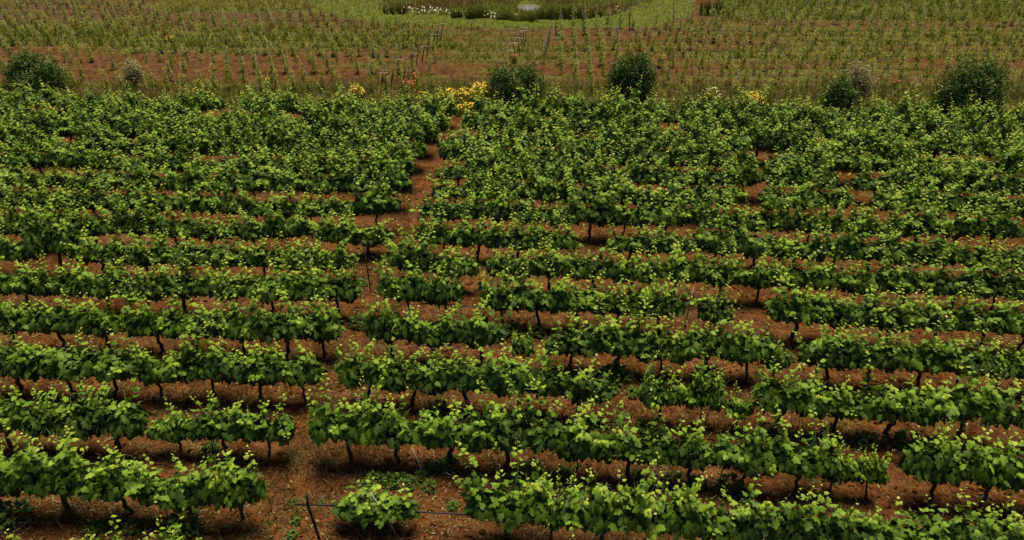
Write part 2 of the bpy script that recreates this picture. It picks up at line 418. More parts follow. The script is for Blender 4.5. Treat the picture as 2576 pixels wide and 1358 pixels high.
# pond
def pond():
    c = PC
    a = np.arange(40) * 2 * math.pi / 40
    rx, ry = 1.9, 3.4
    w = 1 + .12 * np.sin(3 * a + 1) + .07 * np.sin(5 * a)
    V = [(c[0], c[1], PONDZ)] + [(c[0] + rx * w[i] * math.cos(a[i]), c[1] + ry * w[i] * math.sin(a[i]), PONDZ) for i in range(40)]
    T = [(0, 1 + i, 1 + (i + 1) % 40) for i in range(40)]
    m, nt, out = new_mat('pond_water')
    p = nd(nt, 'ShaderNodeBsdfPrincipled')
    p.inputs['Base Color'].default_value = (.10, .095, .07, 1); p.inputs['Roughness'].default_value = .06
    p.inputs['IOR'].default_value = 1.33; p.inputs['Specular IOR Level'].default_value = .5
    b = nd(nt, 'ShaderNodeBump'); b.inputs['Strength'].default_value = .05
    nt.links.new(noise(nt, 3, 3, .5, nd(nt, 'ShaderNodeNewGeometry').outputs['Position']), b.inputs['Height'])
    nt.links.new(b.outputs[0], p.inputs['Normal']); nt.links.new(p.outputs[0], out.inputs[0])
    tag(ob('pond_water', np_mesh('pond_water', V, T), m), 'pale pond water among dark reeds', None, None, 'structure')
pond()

# ------------------------------------------------------------------ grapevines
def vine_meshes(seed, w=1.15):
    rs = np.random.RandomState(seed)
    P, D, N, S, A = [], [], [], [], []
    canes = TubeSet()
    def leaf(p, d, n, s, a):
        P.append(p); D.append(d); N.append(n); S.append(s); A.append(a)
    tr = TubeSet()
    lean = np.array([rs.uniform(-.16, .16), rs.uniform(-.08, .08), 0])
    head = np.array([0, 0, rs.uniform(.58, .68)])
    base = np.array([lean[0], lean[1], -.10])
    pt = path(base, head, 8, .016, rs); pt[:, 0] += .03 * np.sin(np.linspace(0, 3.1, 8)) * rs.choice([-1, 1])
    tr.add(pt, np.linspace(.038, .028, 8) * rs.uniform(.85, 1.2) * (1 + .12 * rs.rand(8)), 8)
    for sgn in (-1, 1):
        e = np.array([sgn * w * .46, rs.uniform(-.06, .06), .72 + rs.uniform(-.05, .05)])
        mid = head + np.array([sgn * .14, 0, .05 + rs.uniform(0, .05)])
        t = np.linspace(0, 1, 7)[:, None]
        pa = (1 - t) ** 2 * (head - [0, 0, .04]) + 2 * t * (1 - t) * mid + t ** 2 * e + rs.normal(0, .008, (7, 3))
        tr.add(pa, np.linspace(.024, .013, 7), 6)
    ns = rs.randint(15, 19)
    xs = np.linspace(-w * .47, w * .47, ns) + rs.uniform(-.04, .04, ns)
    pk = rs.uniform(-w * .45, w * .45, rs.randint(2, 4)); pa_ = rs.uniform(.15, .6, len(pk)); vig = rs.uniform(.75, 1.2)
    for x in xs:
        p = np.array([x, rs.uniform(-.05, .05), .72 + rs.uniform(-.03, .06)])
        style = rs.rand()
        L = vig * rs.uniform(.22, .42) + float(np.max(pa_ * np.exp(-((x - pk) / .11) ** 2)))
        d = np.array([rs.normal(0, .22), rs.normal(0, .30), 1.0])
        if style < .33: L = max(L, rs.uniform(.58, 1.12) * vig); d[1] *= .4; d[0] *= .7      # tall shoot standing clear of the canopy
        elif style < .42: d[1] = rs.choice([-1, -1, 1]) * rs.uniform(.7, 1.1); d[2] = .75; L = rs.uniform(.4, .62)      # flops over
        d = d / np.linalg.norm(d)
        n = max(6, int(L / .048)); pts = [p.copy()]
        sag = rs.uniform(.0, .05) if style >= .42 or style < .33 else rs.uniform(.09, .17)
        for k in range(n):
            d = d + rs.normal(0, .06, 3); d[2] -= sag * (k / n) * 1.4
            d = d / np.linalg.norm(d)
            pts.append(pts[-1] + d * L / n)
        pts = np.array(pts)
        canes.add(pts[::2] if len(pts) > 6 else pts, np.linspace(.0055, .0016, len(pts[::2] if len(pts) > 6 else pts)), 4, rs.uniform(.3, .6))
        # tendril tip
        tip = pts[-1]
        for q in range(rs.randint(1, 3)):
            e = tip + np.array([rs.normal(0, .05), rs.normal(0, .05), rs.uniform(.05, .12)])
            canes.add(np.array([tip, (tip + e) / 2 + rs.normal(0, .015, 3), e]), [.0022, .0018, .0012], 3, .95)
        side = 1
        for k in range(1, n + 1):
            t = k / n
            dirn = pts[k] - pts[k - 1]; dirn /= np.linalg.norm(dirn)
            ang = rs.uniform(-.9, .9)
            latv = np.array([math.cos(ang) * side, math.sin(ang) * 1.0, 0]); side = -side
            outy = np.sign(pts[k][1] + rs.normal(0, .12))
            pet = latv * rs.uniform(.03, .08) * (1.25 - t) + np.array([0, outy * .035, rs.uniform(0, .05)]) * (1.2 - t)
            size = .172 * (.85 if style < .33 and t > .45 else 1) * (1 - .15 * (1 - t)) * (1.0 if t < .5 else max(.30, 1 - (t - .5) * 1.5)) * rs.uniform(.72, 1.15)
            nrm = np.array([latv[0] * .45, outy * .55 + latv[1] * .3, .85]) + rs.normal(0, .38, 3)
            dd = latv * .6 + np.array([0, outy * .4, -.55 + .75 * t]) + rs.normal(0, .3, 3)
            z = pts[k][2]
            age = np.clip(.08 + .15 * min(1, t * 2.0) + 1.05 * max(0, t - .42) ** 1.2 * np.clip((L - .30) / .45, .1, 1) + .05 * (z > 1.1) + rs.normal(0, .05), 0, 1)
            leaf(pts[k] + pet, dd, nrm, size, age)
    # older leaves filling the canopy body; low age values also paint its shaded underside
    nf = 290
    ph = rs.uniform(0, 2 * math.pi, nf); rad = np.sqrt(rs.uniform(.15, 1, nf))
    xx = rs.uniform(-w * .52, w * .52, nf)
    lump = .82 + .22 * np.sin(xx * 7 + rs.uniform(0, 6)) + rs.normal(0, .06, nf)
    yy = np.cos(ph) * rad * .27 * lump; zz = .77 + np.sin(ph) * rad * .25 * lump
    taper = np.clip(1.25 - (np.abs(xx) / (w * .56)) ** 4, .35, 1)
    yy *= taper * np.clip(.45 + 1.35 * (zz - .52) / .5, .4, 1.3); zz = .77 + (zz - .77) * taper
    for i in range(nf):
        o = np.array([rs.normal(0, .35), np.cos(ph[i]) * 1.0, max(-.1, np.sin(ph[i])) * .9 + .18]) + rs.normal(0, .3, 3)
        dd = np.array([rs.normal(0, .6), np.cos(ph[i]) * .6, -.8]) + rs.normal(0, .3, 3)
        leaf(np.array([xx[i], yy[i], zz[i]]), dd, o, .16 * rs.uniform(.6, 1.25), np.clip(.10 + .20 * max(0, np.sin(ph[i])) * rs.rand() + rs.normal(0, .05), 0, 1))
    n = len(P)
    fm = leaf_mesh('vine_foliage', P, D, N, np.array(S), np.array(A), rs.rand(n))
    return tr.mesh('vine_trunk'), canes.mesh('vine_canes'), fm

NVAR = 30
VINES = [vine_meshes(1000 + i) for i in range(NVAR)]

ORD = ['', 'first', 'second', 'third', 'fourth', 'fifth', 'sixth', 'seventh', 'eighth', 'ninth', 'tenth', 'eleventh', 'twelfth', 'thirteenth', 'fourteenth',
       'fifteenth', 'sixteenth', 'seventeenth', 'eighteenth', 'nineteenth', 'twentieth']
_T = {20: 'twenty', 30: 'thirty', 40: 'forty', 50: 'fifty', 60: 'sixty'}
def ordw(n):
    if n <= 20: return ORD[n]
    if n % 10 == 0: return {30: 'thirtieth', 40: 'fortieth', 50: 'fiftieth', 60: 'sixtieth'}[n]
    return _T[n // 10 * 10] + '-' + ORD[n % 10]
PATHX = {-1: 700, 0: 760, 1: 800, 2: 850, 3: 900, 4: 940, 5: 950}
PATHX.update({r: (PATH_L[r] + PATH_R[r]) / 2 for r in PATH_L})
ROWN = {r: ('front row' if r == 0 else ordw(r + 1) + ' row') for r in range(0, 14)}

protos = {}
count = 0
rest = []
rv = random.Random(5)
for r in sorted(ROWS):
    lst = sorted(ROWS[r])
    pxm = PATHX[r]
    left = [v for v in lst if v[0] < pxm]; right = [v for v in lst if v[0] >= pxm]
    if r == -1: seq = [(v, i + 1, 'edge') for i, v in enumerate(lst)]
    else:
        seq = [(v, i + 1, 'left') for i, v in enumerate(reversed(left))] + [(v, i + 1, 'right') for i, v in enumerate(right)]
    for (pxv, wf, hf), k, side in seq:
        p = onground(pxv, row_base(r, pxv)); rz = row_dir(r, pxv)
        flip = rv.random() < .35
        vi = rv.randrange(NVAR)
        s = 1.0 + rv.uniform(-.05, .05)
        scl = (wf * s * 1.02, .5 * (wf + 1) * s * (1.12 if hf > 1 else 1) * (1 if r < 8 else 1.14), hf * s * (1 if r < 8 else 1.04))
        if r >= 12 or count >= 300:
            rest.append((vi, p, rz + (math.pi if flip else 0), scl)); continue
        count += 1
        if vi not in protos:
            t = empty('grapevine', p)
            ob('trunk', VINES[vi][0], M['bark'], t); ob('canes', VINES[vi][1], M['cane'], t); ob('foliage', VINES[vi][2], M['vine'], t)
            protos[vi] = t
        else:
            t = copy_tree(protos[vi])
        t.location = p; t.rotation_euler = (rv.uniform(-.04, .04), rv.uniform(-.05, .05), rz + (math.pi if flip else 0)); t.scale = scl
        if r == -1:
            lab = 'grapevine shoot tips rising into the bottom left corner, %s from the left edge' % ordw(k)
        else:
            ad = 'small ' if (wf < .72 or hf < .8) else ('tall shooted ' if hf >= 1.15 else ('leafy ' if hf >= 1.05 else ('low ' if hf <= .92 else '')))
            lab = '%sgrapevine, %s %s of the bare soil path, %s from the front' % (ad, ordw(k), side, ROWN[r])
        tag(t, lab, 'grapevine', 'grapevines in the front vineyard rows')

# farthest rows: one leafy mass
def merge_rest(idx):
    VV, TT_, AA, RR = [], [], [], []; n = 0
    for vi, p, rz, s in rest:
        me = VINES[vi][idx]
        k = len(me.vertices); co = np.empty(k * 3, np.float32); me.vertices.foreach_get('co', co); co = co.reshape(-1, 3) * np.array(s)
        c, q = math.cos(rz), math.sin(rz)
        w = np.stack([co[:, 0] * c - co[:, 1] * q, co[:, 0] * q + co[:, 1] * c, co[:, 2]], -1) + p
        t = np.empty(len(me.polygons) * 3, np.int32); me.loops.foreach_get('vertex_index', t)
        a = np.empty(k, np.float32); me.attributes['age'].data.foreach_get('value', a)
        VV.append(w); TT_.append(t.reshape(-1, 3) + n); AA.append(np.clip(a + rv.uniform(-.1, .1), 0, 1)); n += k
        if 'rnd' in me.attributes:
            b = np.empty(k, np.float32); me.attributes['rnd'].data.foreach_get('value', b); RR.append(b)
    at = {'age': np.concatenate(AA)}
    if RR: at['rnd'] = np.concatenate(RR)
    return np_mesh('far_vine_rows', np.concatenate(VV), np.concatenate(TT_), at)
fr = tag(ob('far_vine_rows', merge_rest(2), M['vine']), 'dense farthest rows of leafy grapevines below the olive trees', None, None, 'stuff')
ob('trunk', merge_rest(0), M['bark'], fr); ob('canes', merge_rest(1), M['cane'], fr)

# ------------------------------------------------------------------ young plots behind
def young_meshes(seed, bare=False):
    rs = np.random.RandomState(seed)
    st = TubeSet(); hh = rs.uniform(1.25, 1.5)
    st.add([(0, 0, -.1), (0, 0, hh * .5), (rs.uniform(-.02, .02), 0, hh)], [.009, .008, .007], 5)
    ln = TubeSet()
    n = 90; P, D, N, S, A = [], [], [], [], []
    top = rs.uniform(.85, 1.35)
    tz = np.linspace(.02, top, 12); stem = np.stack([.03 * np.sin(tz * 6 + rs.rand() * 6), .02 * np.cos(tz * 5), tz], -1)
    ln.add(stem, np.linspace(.012, .004, 12), 4, .2)
    for i in range(n):
        z = rs.uniform(.12, top)
        wd = .085 + .05 * math.sin(z * 9 + seed)
        a = rs.uniform(0, 6.28)
        P.append((wd * math.cos(a) * rs.uniform(.3, 1), wd * math.sin(a) * rs.uniform(.3, 1), z))
        N.append((math.cos(a) * .5, math.sin(a) * .5, .8)); D.append((math.cos(a), math.sin(a), rs.uniform(-.6, .2)))
        S.append(rs.uniform(.09, .15) * (1.15 - .5 * z / top)); A.append(np.clip(z / top * .8 + rs.normal(0, .1), 0, 1))
    fm = leaf_mesh('young_foliage', P, D, N + rs.normal(0, .3, (n, 3)), np.array(S), np.array(A), rs.rand(n), SM_V, SM_T)
    return st.mesh('young_stake'), ln.mesh('young_stem'), fm
YV = [young_meshes(50 + i) for i in range(10)]
cand = []
YANG = -0.062
ca, sa = math.cos(YANG), math.sin(YANG)
for j in range(17):
    for i in range(-75, 76):
        u = i * .74; v = 33.6 + j * 1.75
        X = u * ca - (v - 33.6) * sa * 1.0; Y = v + u * sa * .55
        X += RS.uniform(-.05, .05); Y += RS.uniform(-.08, .08)
        q, w_ = region_px(np.array(X), np.array(Y)); q = float(q); w_ = float(w_)
        if q < -20 or q > 2596 or w_ < -70: continue
        edge = float(np.interp(q, [0, 1000, 1300, 2576], [236, 252, 262, 286]))
        if w_ > edge: continue
        if 1115 < q < 1395 - (220 - w_) * .05: continue
        if 1060 < q < 1120 and w_ < 150: continue
        if float(lawn_mask(np.array(q), np.array(w_))) > .02: continue
        if 380 < q < 900 and w_ < 38: continue
        if q > 1700 and q < 1810 and w_ < 50: continue
        pr = .84
        if q < 340 and w_ > 120: pr = .5
        if RS.rand() > pr: continue
        side = 'left' if q < 1200 else 'right'
        weak = RS.rand() < (.3 if q < 340 else .14)
        cand.append((w_, q, X, Y, j, side, weak))
cand.sort(key=lambda c: -c[0])
ind, far = cand[:300], cand[300:]
bykey = {}
for c in ind: bykey.setdefault((c[4], c[5]), []).append(c)
yproto = {}
for (j, side), L in sorted(bykey.items()):
    L.sort(key=lambda c: c[1])
    for k, c in enumerate(L):
        vi = RS.randint(len(YV))
        p = np.array([c[2], c[3], float(zat(c[2], c[3]))])
        if vi not in yproto:
            t = empty('young_grapevine', p)
            ob('stake', YV[vi][0], M['stake'], t); f = ob('foliage', YV[vi][2], M['young'], t); ob('stem', YV[vi][1], M['cane'], t)
            yproto[vi] = t
        else: t = copy_tree(yproto[vi])
        t.location = p; hs = RS.uniform(.85, 1.15); ws = RS.uniform(.8, 1.1)
        if c[6]: hs *= .62; ws *= .8
        t.scale = (ws, ws, hs); t.rotation_euler = (RS.uniform(-.05, .05), RS.uniform(-.06, .06), RS.uniform(0, 6.28))
        tag(t, '%s staked young vine, %s from the left in %s row behind olives, %s plot' % ('short' if c[6] else 'slim', ordw(k + 1), ordw(j + 1), side),
            'young vine', 'young staked vines behind the olive trees')
def merge_young(idx, name):
    VV, TT_, AA, RR = [], [], [], []; n = 0
    rs = np.random.RandomState(3)
    for (w_, q, X, Y, j, side, weak) in far:
        me = YV[rs.randint(len(YV))][idx]
        k = len(me.vertices); co = np.empty(k * 3, np.float32); me.vertices.foreach_get('co', co)
        hs = rs.uniform(.85, 1.2) * (.65 if weak else 1)
        if idx == 0: hs = rs.uniform(1.0, 1.25)
        co = co.reshape(-1, 3) * np.array([rs.uniform(.9, 1.2), rs.uniform(.9, 1.2), hs])
        lx, ly = rs.normal(0, .04), rs.normal(0, .04)
        co[:, 0] += co[:, 2] * lx; co[:, 1] += co[:, 2] * ly
        t = np.empty(len(me.polygons) * 3, np.int32); me.loops.foreach_get('vertex_index', t)
        VV.append(co + np.array([X, Y, float(zat(X, Y))])); TT_.append(t.reshape(-1, 3) + n); n += k
        a = np.empty(k, np.float32); me.attributes['age'].data.foreach_get('value', a); AA.append(a)
        RR.append(np.full(k, rs.rand()))
    return np_mesh(name, np.concatenate(VV), np.concatenate(TT_), {'age': np.concatenate(AA), 'rnd': np.concatenate(RR)})
fy = tag(ob('far_young_vines', merge_young(2, 'far_young_foliage'), M['young']), 'distant young vines on stakes filling the far plots', None, None, 'stuff')
ob('stakes', merge_young(0, 'far_young_stakes'), M['stake'], fy); fy.children[0]['kind'] = 'stuff'

# ------------------------------------------------------------------ grass, weeds
def blades(name, P, Hh, W, age, mat, label, lean=.55, kind='stuff', rs=RS):
    n = len(P); P = np.asarray(P)
    a = rs.uniform(0, 6.28, n)
    side = np.stack([np.cos(a), np.sin(a), np.zeros(n)], -1) * (W / 2)[:, None]
    tip = P + np.stack([rs.normal(0, lean, n) * Hh, rs.normal(0, lean, n) * Hh, Hh], -1)
    mid = P * .5 + tip * .5 + np.stack([np.zeros(n), np.zeros(n), Hh * .12], -1)
    V = np.stack([P - side, P + side, mid + side * .7, mid - side * .7, tip], 1).reshape(-1, 3)
    b = (np.arange(n) * 5)[:, None, None]
    T = (np.array([(0, 1, 2), (0, 2, 3), (3, 2, 4)])[None] + b).reshape(-1, 3)
    me = np_mesh(name, V, T, {'age': np.repeat(age, 5), 'rnd': np.repeat(rs.rand(n), 5)})
    o = ob(name, me, mat)
    return tag(o, label, None, None, kind)

def sample(n, xr, yr, dens, rs=RS):
    """random ground points kept with probability dens(X, Y)"""
    X = rs.uniform(xr[0], xr[1], n); Y = rs.uniform(yr[0], yr[1], n)
    k = rs.rand(n) < dens(X, Y)
    X, Y = X[k], Y[k]
    return np.stack([X, Y, zat(X, Y)], -1)

def d_field(X, Y):
    q, w_, g, gy, dr, lw, ba, fr_, yo, ma = masks(X, Y)
    tuft = sst(.42, .66, fbm(X * 1.3 + 11, Y * 1.3 + 2))
    return np.where((q < -30) | (q > 2606) | (w_ < -25), 0, g * (1 - lw) * (1 - fr_) * (.22 + .78 * tuft))
Pg = sample(420000, (-44, 44), (29, 60), d_field)
q, w_ = region_px(Pg[:, 0], Pg[:, 1])
hh = RS.uniform(.06, .24, len(Pg)) * np.where((w_ > 70) & (w_ < 125) & (q < 1200), 1.7, 1) * np.where((w_ < 34) & (q > 380) & (q < 880), 2.3, 1) * np.where((q > 1780) & (w_ < 70), 1.7, 1)
blades('field_grass', Pg, hh, RS.uniform(.04, .09, len(Pg)), np.clip(RS.normal(.42, .2, len(Pg)) + .35 * ((w_ < 30) & (q > 380) & (q < 880)), 0, 1), M['grass'], 'green grass and weeds in bands across the young plots')

def d_lawn(X, Y):
    q, w_, g, gy, dr, lw, ba, fr_, yo, ma = masks(X, Y)
    return np.where((w_ < -25), 0, lw * (1 - ba) * .35)
Pl = sample(120000, (-24, 22), (44, 61), d_lawn)
blades('lawn_grass', Pl, RS.uniform(.03, .08, len(Pl)), RS.uniform(.03, .07, len(Pl)), np.clip(RS.normal(.12, .1, len(Pl)), 0, 1), M['grass'], 'short green grass ring around the pond')

def d_basin(X, Y):
    q, w_, g, gy, dr, lw, ba, fr_, yo, ma = masks(X, Y)
    pond_c = PC
    inp = ((X - pond_c[0]) / 1.0) ** 2 + ((Y - pond_c[1]) / 2.0) ** 2
    return np.where((w_ < -25) | ((inp < 1.0) & (RS.rand(*X.shape) > .10)), 0, ba)
Pb = sample(90000, (-20, 20), (46, 62), d_basin)
nb = fbm(Pb[:, 0] * .35, Pb[:, 1] * .5)
k = nb > .5
blades('basin_grass', Pb[~k], RS.uniform(.10, .30, (~k).sum()), RS.uniform(.03, .07, (~k).sum()), np.clip(RS.normal(.45, .25, (~k).sum()), 0, 1), M['grass'], 'tall mixed grass inside the pond hollow')
blades('dry_basin_grass', Pb[k], RS.uniform(.14, .36, k.sum()), RS.uniform(.03, .06, k.sum()), np.clip(RS.normal(.45, .25, k.sum()), 0, 1), M['drygrass'], 'brown dry tall grass inside the pond hollow')

# reed clumps: things
def reed_mesh(seed):
    rs = np.random.RandomState(seed); n = 420
    r = np.sqrt(rs.rand(n)); a = rs.uniform(0, 6.28, n)
    P = np.stack([r * np.cos(a) * .8, r * np.sin(a) * .35, np.full(n, -.1)], -1)
    Hh = rs.uniform(.6, 1.25, n) * (1.1 - .35 * r); W = rs.uniform(.03, .06, n)
    side = np.stack([np.cos(a), np.sin(a), np.zeros(n)], -1) * (W / 2)[:, None]
    tip = P + np.stack([rs.normal(0, .12, n) + .2 * r * np.cos(a), rs.normal(0, .12, n), Hh], -1)
    V = np.stack([P - side, P + side, tip], 1).reshape(-1, 3)
    T = np.arange(n * 3).reshape(-1, 3)
    return np_mesh('reed_clump', V, T, {'age': np.repeat(rs.rand(n) * .6, 3), 'rnd': np.repeat(rs.rand(n), 3)})
RM = [reed_mesh(i) for i in range(4)]
reeds = [(1195, 47, 1.0), (1212, 45, .9), (1270, 49, .85), (1288, 46, .9), (1308, 48, .9), (1330, 47, .95), (1352, 46, .95), (1376, 48, 1), (1400, 47, .95), (1424, 47, 1.0), (1446, 45, 1.05), (1470, 44, .85), (1150, 46, .6), (1010, 34, .8), (980, 36, .7), (1500, 43, .6), (1790, 38, 1.3)]
for i, (a, b, s) in enumerate(sorted(reeds)):
    p = onground(a, b)
    o = ob('reed_clump', RM[i % 4], M['reed']); o.location = p; o.scale = (s * .75, s * .75, s * 1.0); o.rotation_euler[2] = RS.uniform(-.4, .4)
    if a == 1790: lab = 'dark green bush of tall grass beside the brown dirt track'
    else: lab = 'dark reed clump at the pond edge, %s from the left' % ordw(i + 1)
    tag(o, lab, 'reeds', 'dark reed clumps in front of the pond')

# daisies
Pd = []
for cx_, cy_, sx, sy, n in [(1080, 36, 28, 6, 60), (1150, 42, 25, 5, 22), (1250, 40, 20, 8, 45), (1310, 44, 14, 4, 14), (1030, 40, 12, 4, 10), (1550, 12, 5, 3, 8), (1200, 30, 60, 8, 10)]:
    for i in range(n):
        p = onground(RS.normal(cx_, sx), RS.normal(cy_, sy)); p[2] += RS.uniform(.35, .6); Pd.append(p)
Pd = np.array(Pd); n = len(Pd)
DZ_V = np.array([(0, 0, .01)] + [(math.cos(i * math.pi / 4), math.sin(i * math.pi / 4), 0) for i in range(8)]); DZ_T = np.array([(0, 1 + i, 1 + (i + 1) % 8) for i in range(8)])
dm = leaf_mesh('white_daisies', Pd, RS.normal(0, 1, (n, 3)) * [1, 1, .1], RS.normal(0, .3, (n, 3)) + [0, -.4, 1], RS.uniform(.022, .042, n), RS.rand(n), RS.rand(n), DZ_V, DZ_T)
tag(ob('white_daisies', dm, M['daisy']), 'scattered white daisies in the grass before the reeds', None, None, 'stuff')

# ------------------------------------------------------------------ olive trees
def olive(px_, py_, rx, ry, hz, label, seed, mat='olive', nl=9000, lobes=None, lift=.1, barkmat='olive_bark', size=.135, twigs=0, sc_=(1, 1)):
    rs = np.random.RandomState(seed)
    p0 = onground(px_, py_)
    t = empty('olive_tree', p0)
    tr = TubeSet()
    tr.add(path((0, 0, -.15), (rs.uniform(-.1, .1), 0, hz * .38), 7, .03, rs), np.linspace(.13, .08, 7) * (hz / 2.4), 8)
    lobes = lobes or [(rs.uniform(-.5, .5) * rx, rs.uniform(-.4, .4) * ry, hz * rs.uniform(.35, .72), rs.uniform(.42, .62)) for _ in range(7)]
    P, N, A = [], [], []
    tot = sum(l[3] ** 2 for l in lobes)
    for (lx, ly, lz, lr) in lobes:
        tr.add(path((0, 0, hz * .3), (lx * .8, ly * .8, lz), 6, .04, rs), np.linspace(.06, .015, 6) * (hz / 2.4), 5)
        for q in range(3 + twigs):
            e = np.array([lx, ly, lz]) + rs.normal(0, .45, 3) * lr * np.array([rx, ry, hz * .5])
            tr.add(path((lx * .6, ly * .6, lz * .85), e, 4, .03, rs), [.02, .014, .01, .006], 4)
        n = int(nl * lr ** 2 / tot)
        nc = max(10, n // 26)
        d = unit(rs.normal(0, 1, (nc, 3))); rad = rs.uniform(.12, 1.0, nc) ** .5 * (1 + .13 * rs.normal(0, 1, nc))
        cen = np.array([lx, ly, lz]) + d * rad[:, None] * lr * np.array([rx, ry, hz * .5])
        cc = np.repeat(cen, 26, 0); dd = np.repeat(d, 26, 0)
        off = rs.normal(0, 1, cc.shape) * np.array([.12, .12, .14])
        pp = cc + off; keep = pp[:, 2] > lift
        P.append(pp[keep]); N.append((dd + rs.normal(0, .7, dd.shape))[keep])
        A.append(np.clip(.35 + .3 * dd[keep][:, 2] * rs.rand(keep.sum()) + rs.normal(0, .15, keep.sum()), 0, 1))  # top light painted in: upward leaves of each lobe lighter, lower ones darker
    P = np.concatenate(P); N = np.concatenate(N); A = np.concatenate(A); n = len(P)
    D = rs.normal(0, .7, (n, 3)) + [0, 0, .7]
    ob('trunk', tr.mesh('olive_trunk'), M[barkmat], t)
    ob('crown', leaf_mesh('olive_crown', P, D, N, rs.uniform(.7, 1.3, n) * size, A, rs.rand(n), OL_V, OL_T), M[mat], t)
    t.scale = (sc_[0], sc_[0], sc_[1])
    return tag(t, label, 'olive tree', 'olive trees along the vineyard edge')

olive(100, 236, 1.6, 1.4, 2.3, 'wide round olive tree, leftmost, dark green behind the last vine row', 1, nl=17000, sc_=(.88, .83),
      lobes=[(-.2, 0, 1.65, .5), (.55, .1, 1.25, .55), (-.75, .1, 1.0, .5), (.9, 0, .85, .45), (0, -.3, .8, .6), (-.3, .2, 1.35, .55), (-.9, 0, .6, .4), (.5, 0, .6, .5)])
olive(345, 226, .8, .7, 1.9, 'thin grey half bare olive sapling with forked trunk on red soil', 2, sc_=(.9, .68), mat='olive_pale', nl=1100,
      lobes=[(.05, 0, 1.45, .6), (.3, .1, 1.1, .4), (-.35, 0, 1.0, .42), (0, 0, .85, .4)], lift=.45, barkmat='grey_twig', twigs=14)
olive(1295, 268, 1.35, 1.2, 2.35, 'broad flat topped olive tree beside the yellow flowers', 3, nl=16000, sc_=(.87, .76),
      lobes=[(-.55, 0, 1.55, .5), (.45, 0, 1.6, .5), (0, -.2, 1.15, .65), (-.75, 0, .95, .5), (.85, 0, 1.1, .5), (0, 0, .7, .65), (.9, .2, .6, .35)])
olive(1577, 272, 1.2, 1.15, 2.75, 'tallest olive tree with crown rising to the upper right', 4, nl=16500, sc_=(.83, .88),
      lobes=[(.4, 0, 2.0, .5), (-.25, 0, 1.6, .55), (-.6, 0, 1.15, .5), (.45, -.2, 1.2, .62), (.1, 0, .75, .7), (.8, 0, 1.5, .4), (.75, .2, .7, .4)])
olive(2100, 286, .85, .85, 2.15, 'narrow dark olive tree in front of the paler olive', 5, nl=10000, sc_=(.85, .74),
      lobes=[(.0, 0, 1.55, .52), (-.35, 0, 1.05, .5), (.3, -.1, 1.05, .6), (0, 0, .6, .75)])
olive(2147, 262, .85, .8, 2.3, 'pale sparse olive tree peeking out behind the narrow dark olive', 6, sc_=(.85, .8), mat='olive_pale', nl=2600,
      lobes=[(0, 0, 1.75, .55), (.35, 0, 1.3, .5), (-.4, 0, 1.3, .45), (.1, 0, .9, .5)], barkmat='grey_twig', twigs=5)
olive(2418, 298, 1.7, 1.4, 2.65, 'largest olive tree, rightmost, with grey green outer twigs', 7, nl=21000, sc_=(.83, .9),
      lobes=[(-.35, 0, 1.95, .5), (.55, 0, 1.95, .5), (-.8, 0, 1.2, .55), (.9, .1, 1.4, .5), (0, -.3, 1.1, .7), (1.15, 0, .9, .42), (-.9, 0, .65, .5), (.4, 0, .65, .65)])

# ------------------------------------------------------------------ flowering bushes, poppies
def flower_bush(px_, py_, rx, ry, hz, nfl, label, seed, petal='yellow', leafy='grass', nst=700):
    rs = np.random.RandomState(seed); p0 = onground(px_, py_)
    t = empty('flower_bush', p0)
    def pts(n, lo, hi):
        a = rs.uniform(0, 6.28, n); r = np.sqrt(rs.rand(n))
        z = hz * rs.uniform(lo, hi, n) * (1 - .45 * r ** 2)
        return np.stack([r * rx * np.cos(a), r * ry * np.sin(a), z], -1)
    B = pts(nst, .0, .02); n = nst; Hh = hz * rs.uniform(.5, 1, n); W = rs.uniform(.02, .045, n)
    a = rs.uniform(0, 6.28, n); side = np.stack([np.cos(a), np.sin(a), np.zeros(n)], -1) * (W / 2)[:, None]
    rr = np.linalg.norm(B[:, :2] / [rx, ry], axis=1)
    tip = B + np.stack([rs.normal(0, .1, n), rs.normal(0, .1, n), Hh * (1 - .45 * rr ** 2)], -1)
    V = np.stack([B - side, B + side, tip], 1).reshape(-1, 3)
    ob('stems', np_mesh('bush_stems', V, np.arange(n * 3).reshape(-1, 3), {'age': np.repeat(rs.rand(n), 3), 'rnd': np.repeat(rs.rand(n), 3)}), M[leafy], t)
    P = pts(nfl, .55, 1.05)
    ob('flowers', leaf_mesh('bush_flowers', P, rs.normal(0, 1, (nfl, 3)) * [1, 1, .2], rs.normal(0, .35, (nfl, 3)) + [0, -.3, 1], rs.uniform(.02, .045, nfl), rs.rand(nfl), rs.rand(nfl), DZ_V, DZ_T), M[petal], t)
    return tag(t, label, 'flower bush', 'yellow flowering bushes behind the vines')
flower_bush(1212, 268, .55, .5, 1.15, 210, 'tallest yellow flowering bush touching the broad olive tree', 1)
flower_bush(1165, 262, .7, .5, .8, 170, 'bright yellow flowers at the head of the soil path', 2)
flower_bush(1128, 258, .6, .4, .75, 130, 'yellow flowers behind the last vines left of the path', 3)
flower_bush(1180, 290, .6, .45, .55, 110, 'low yellow flowers growing in the path end', 4)
flower_bush(1055, 256, .5, .4, .6, 26, 'sparse yellow green flowers below the red poppies', 8)
flower_bush(899, 252, .36, .35, .75, 100, 'small yellow bush with orange base left of the trellis posts', 5)
flower_bush(1787, 272, .4, .4, .95, 70, 'pale cream yellow flowering bush between the olive trees', 6, petal='paleyellow')
flower_bush(1893, 280, .62, .45, 1.0, 230, 'rounded golden yellow bush left of the narrow olive', 7)
flower_bush(430, 108, .3, .3, .5, 40, 'tiny yellow bush in the far green grass band', 9)
flower_bush(682, 204, .3, .25, .45, 26, 'small yellow flower tuft on the red soil strip', 10)

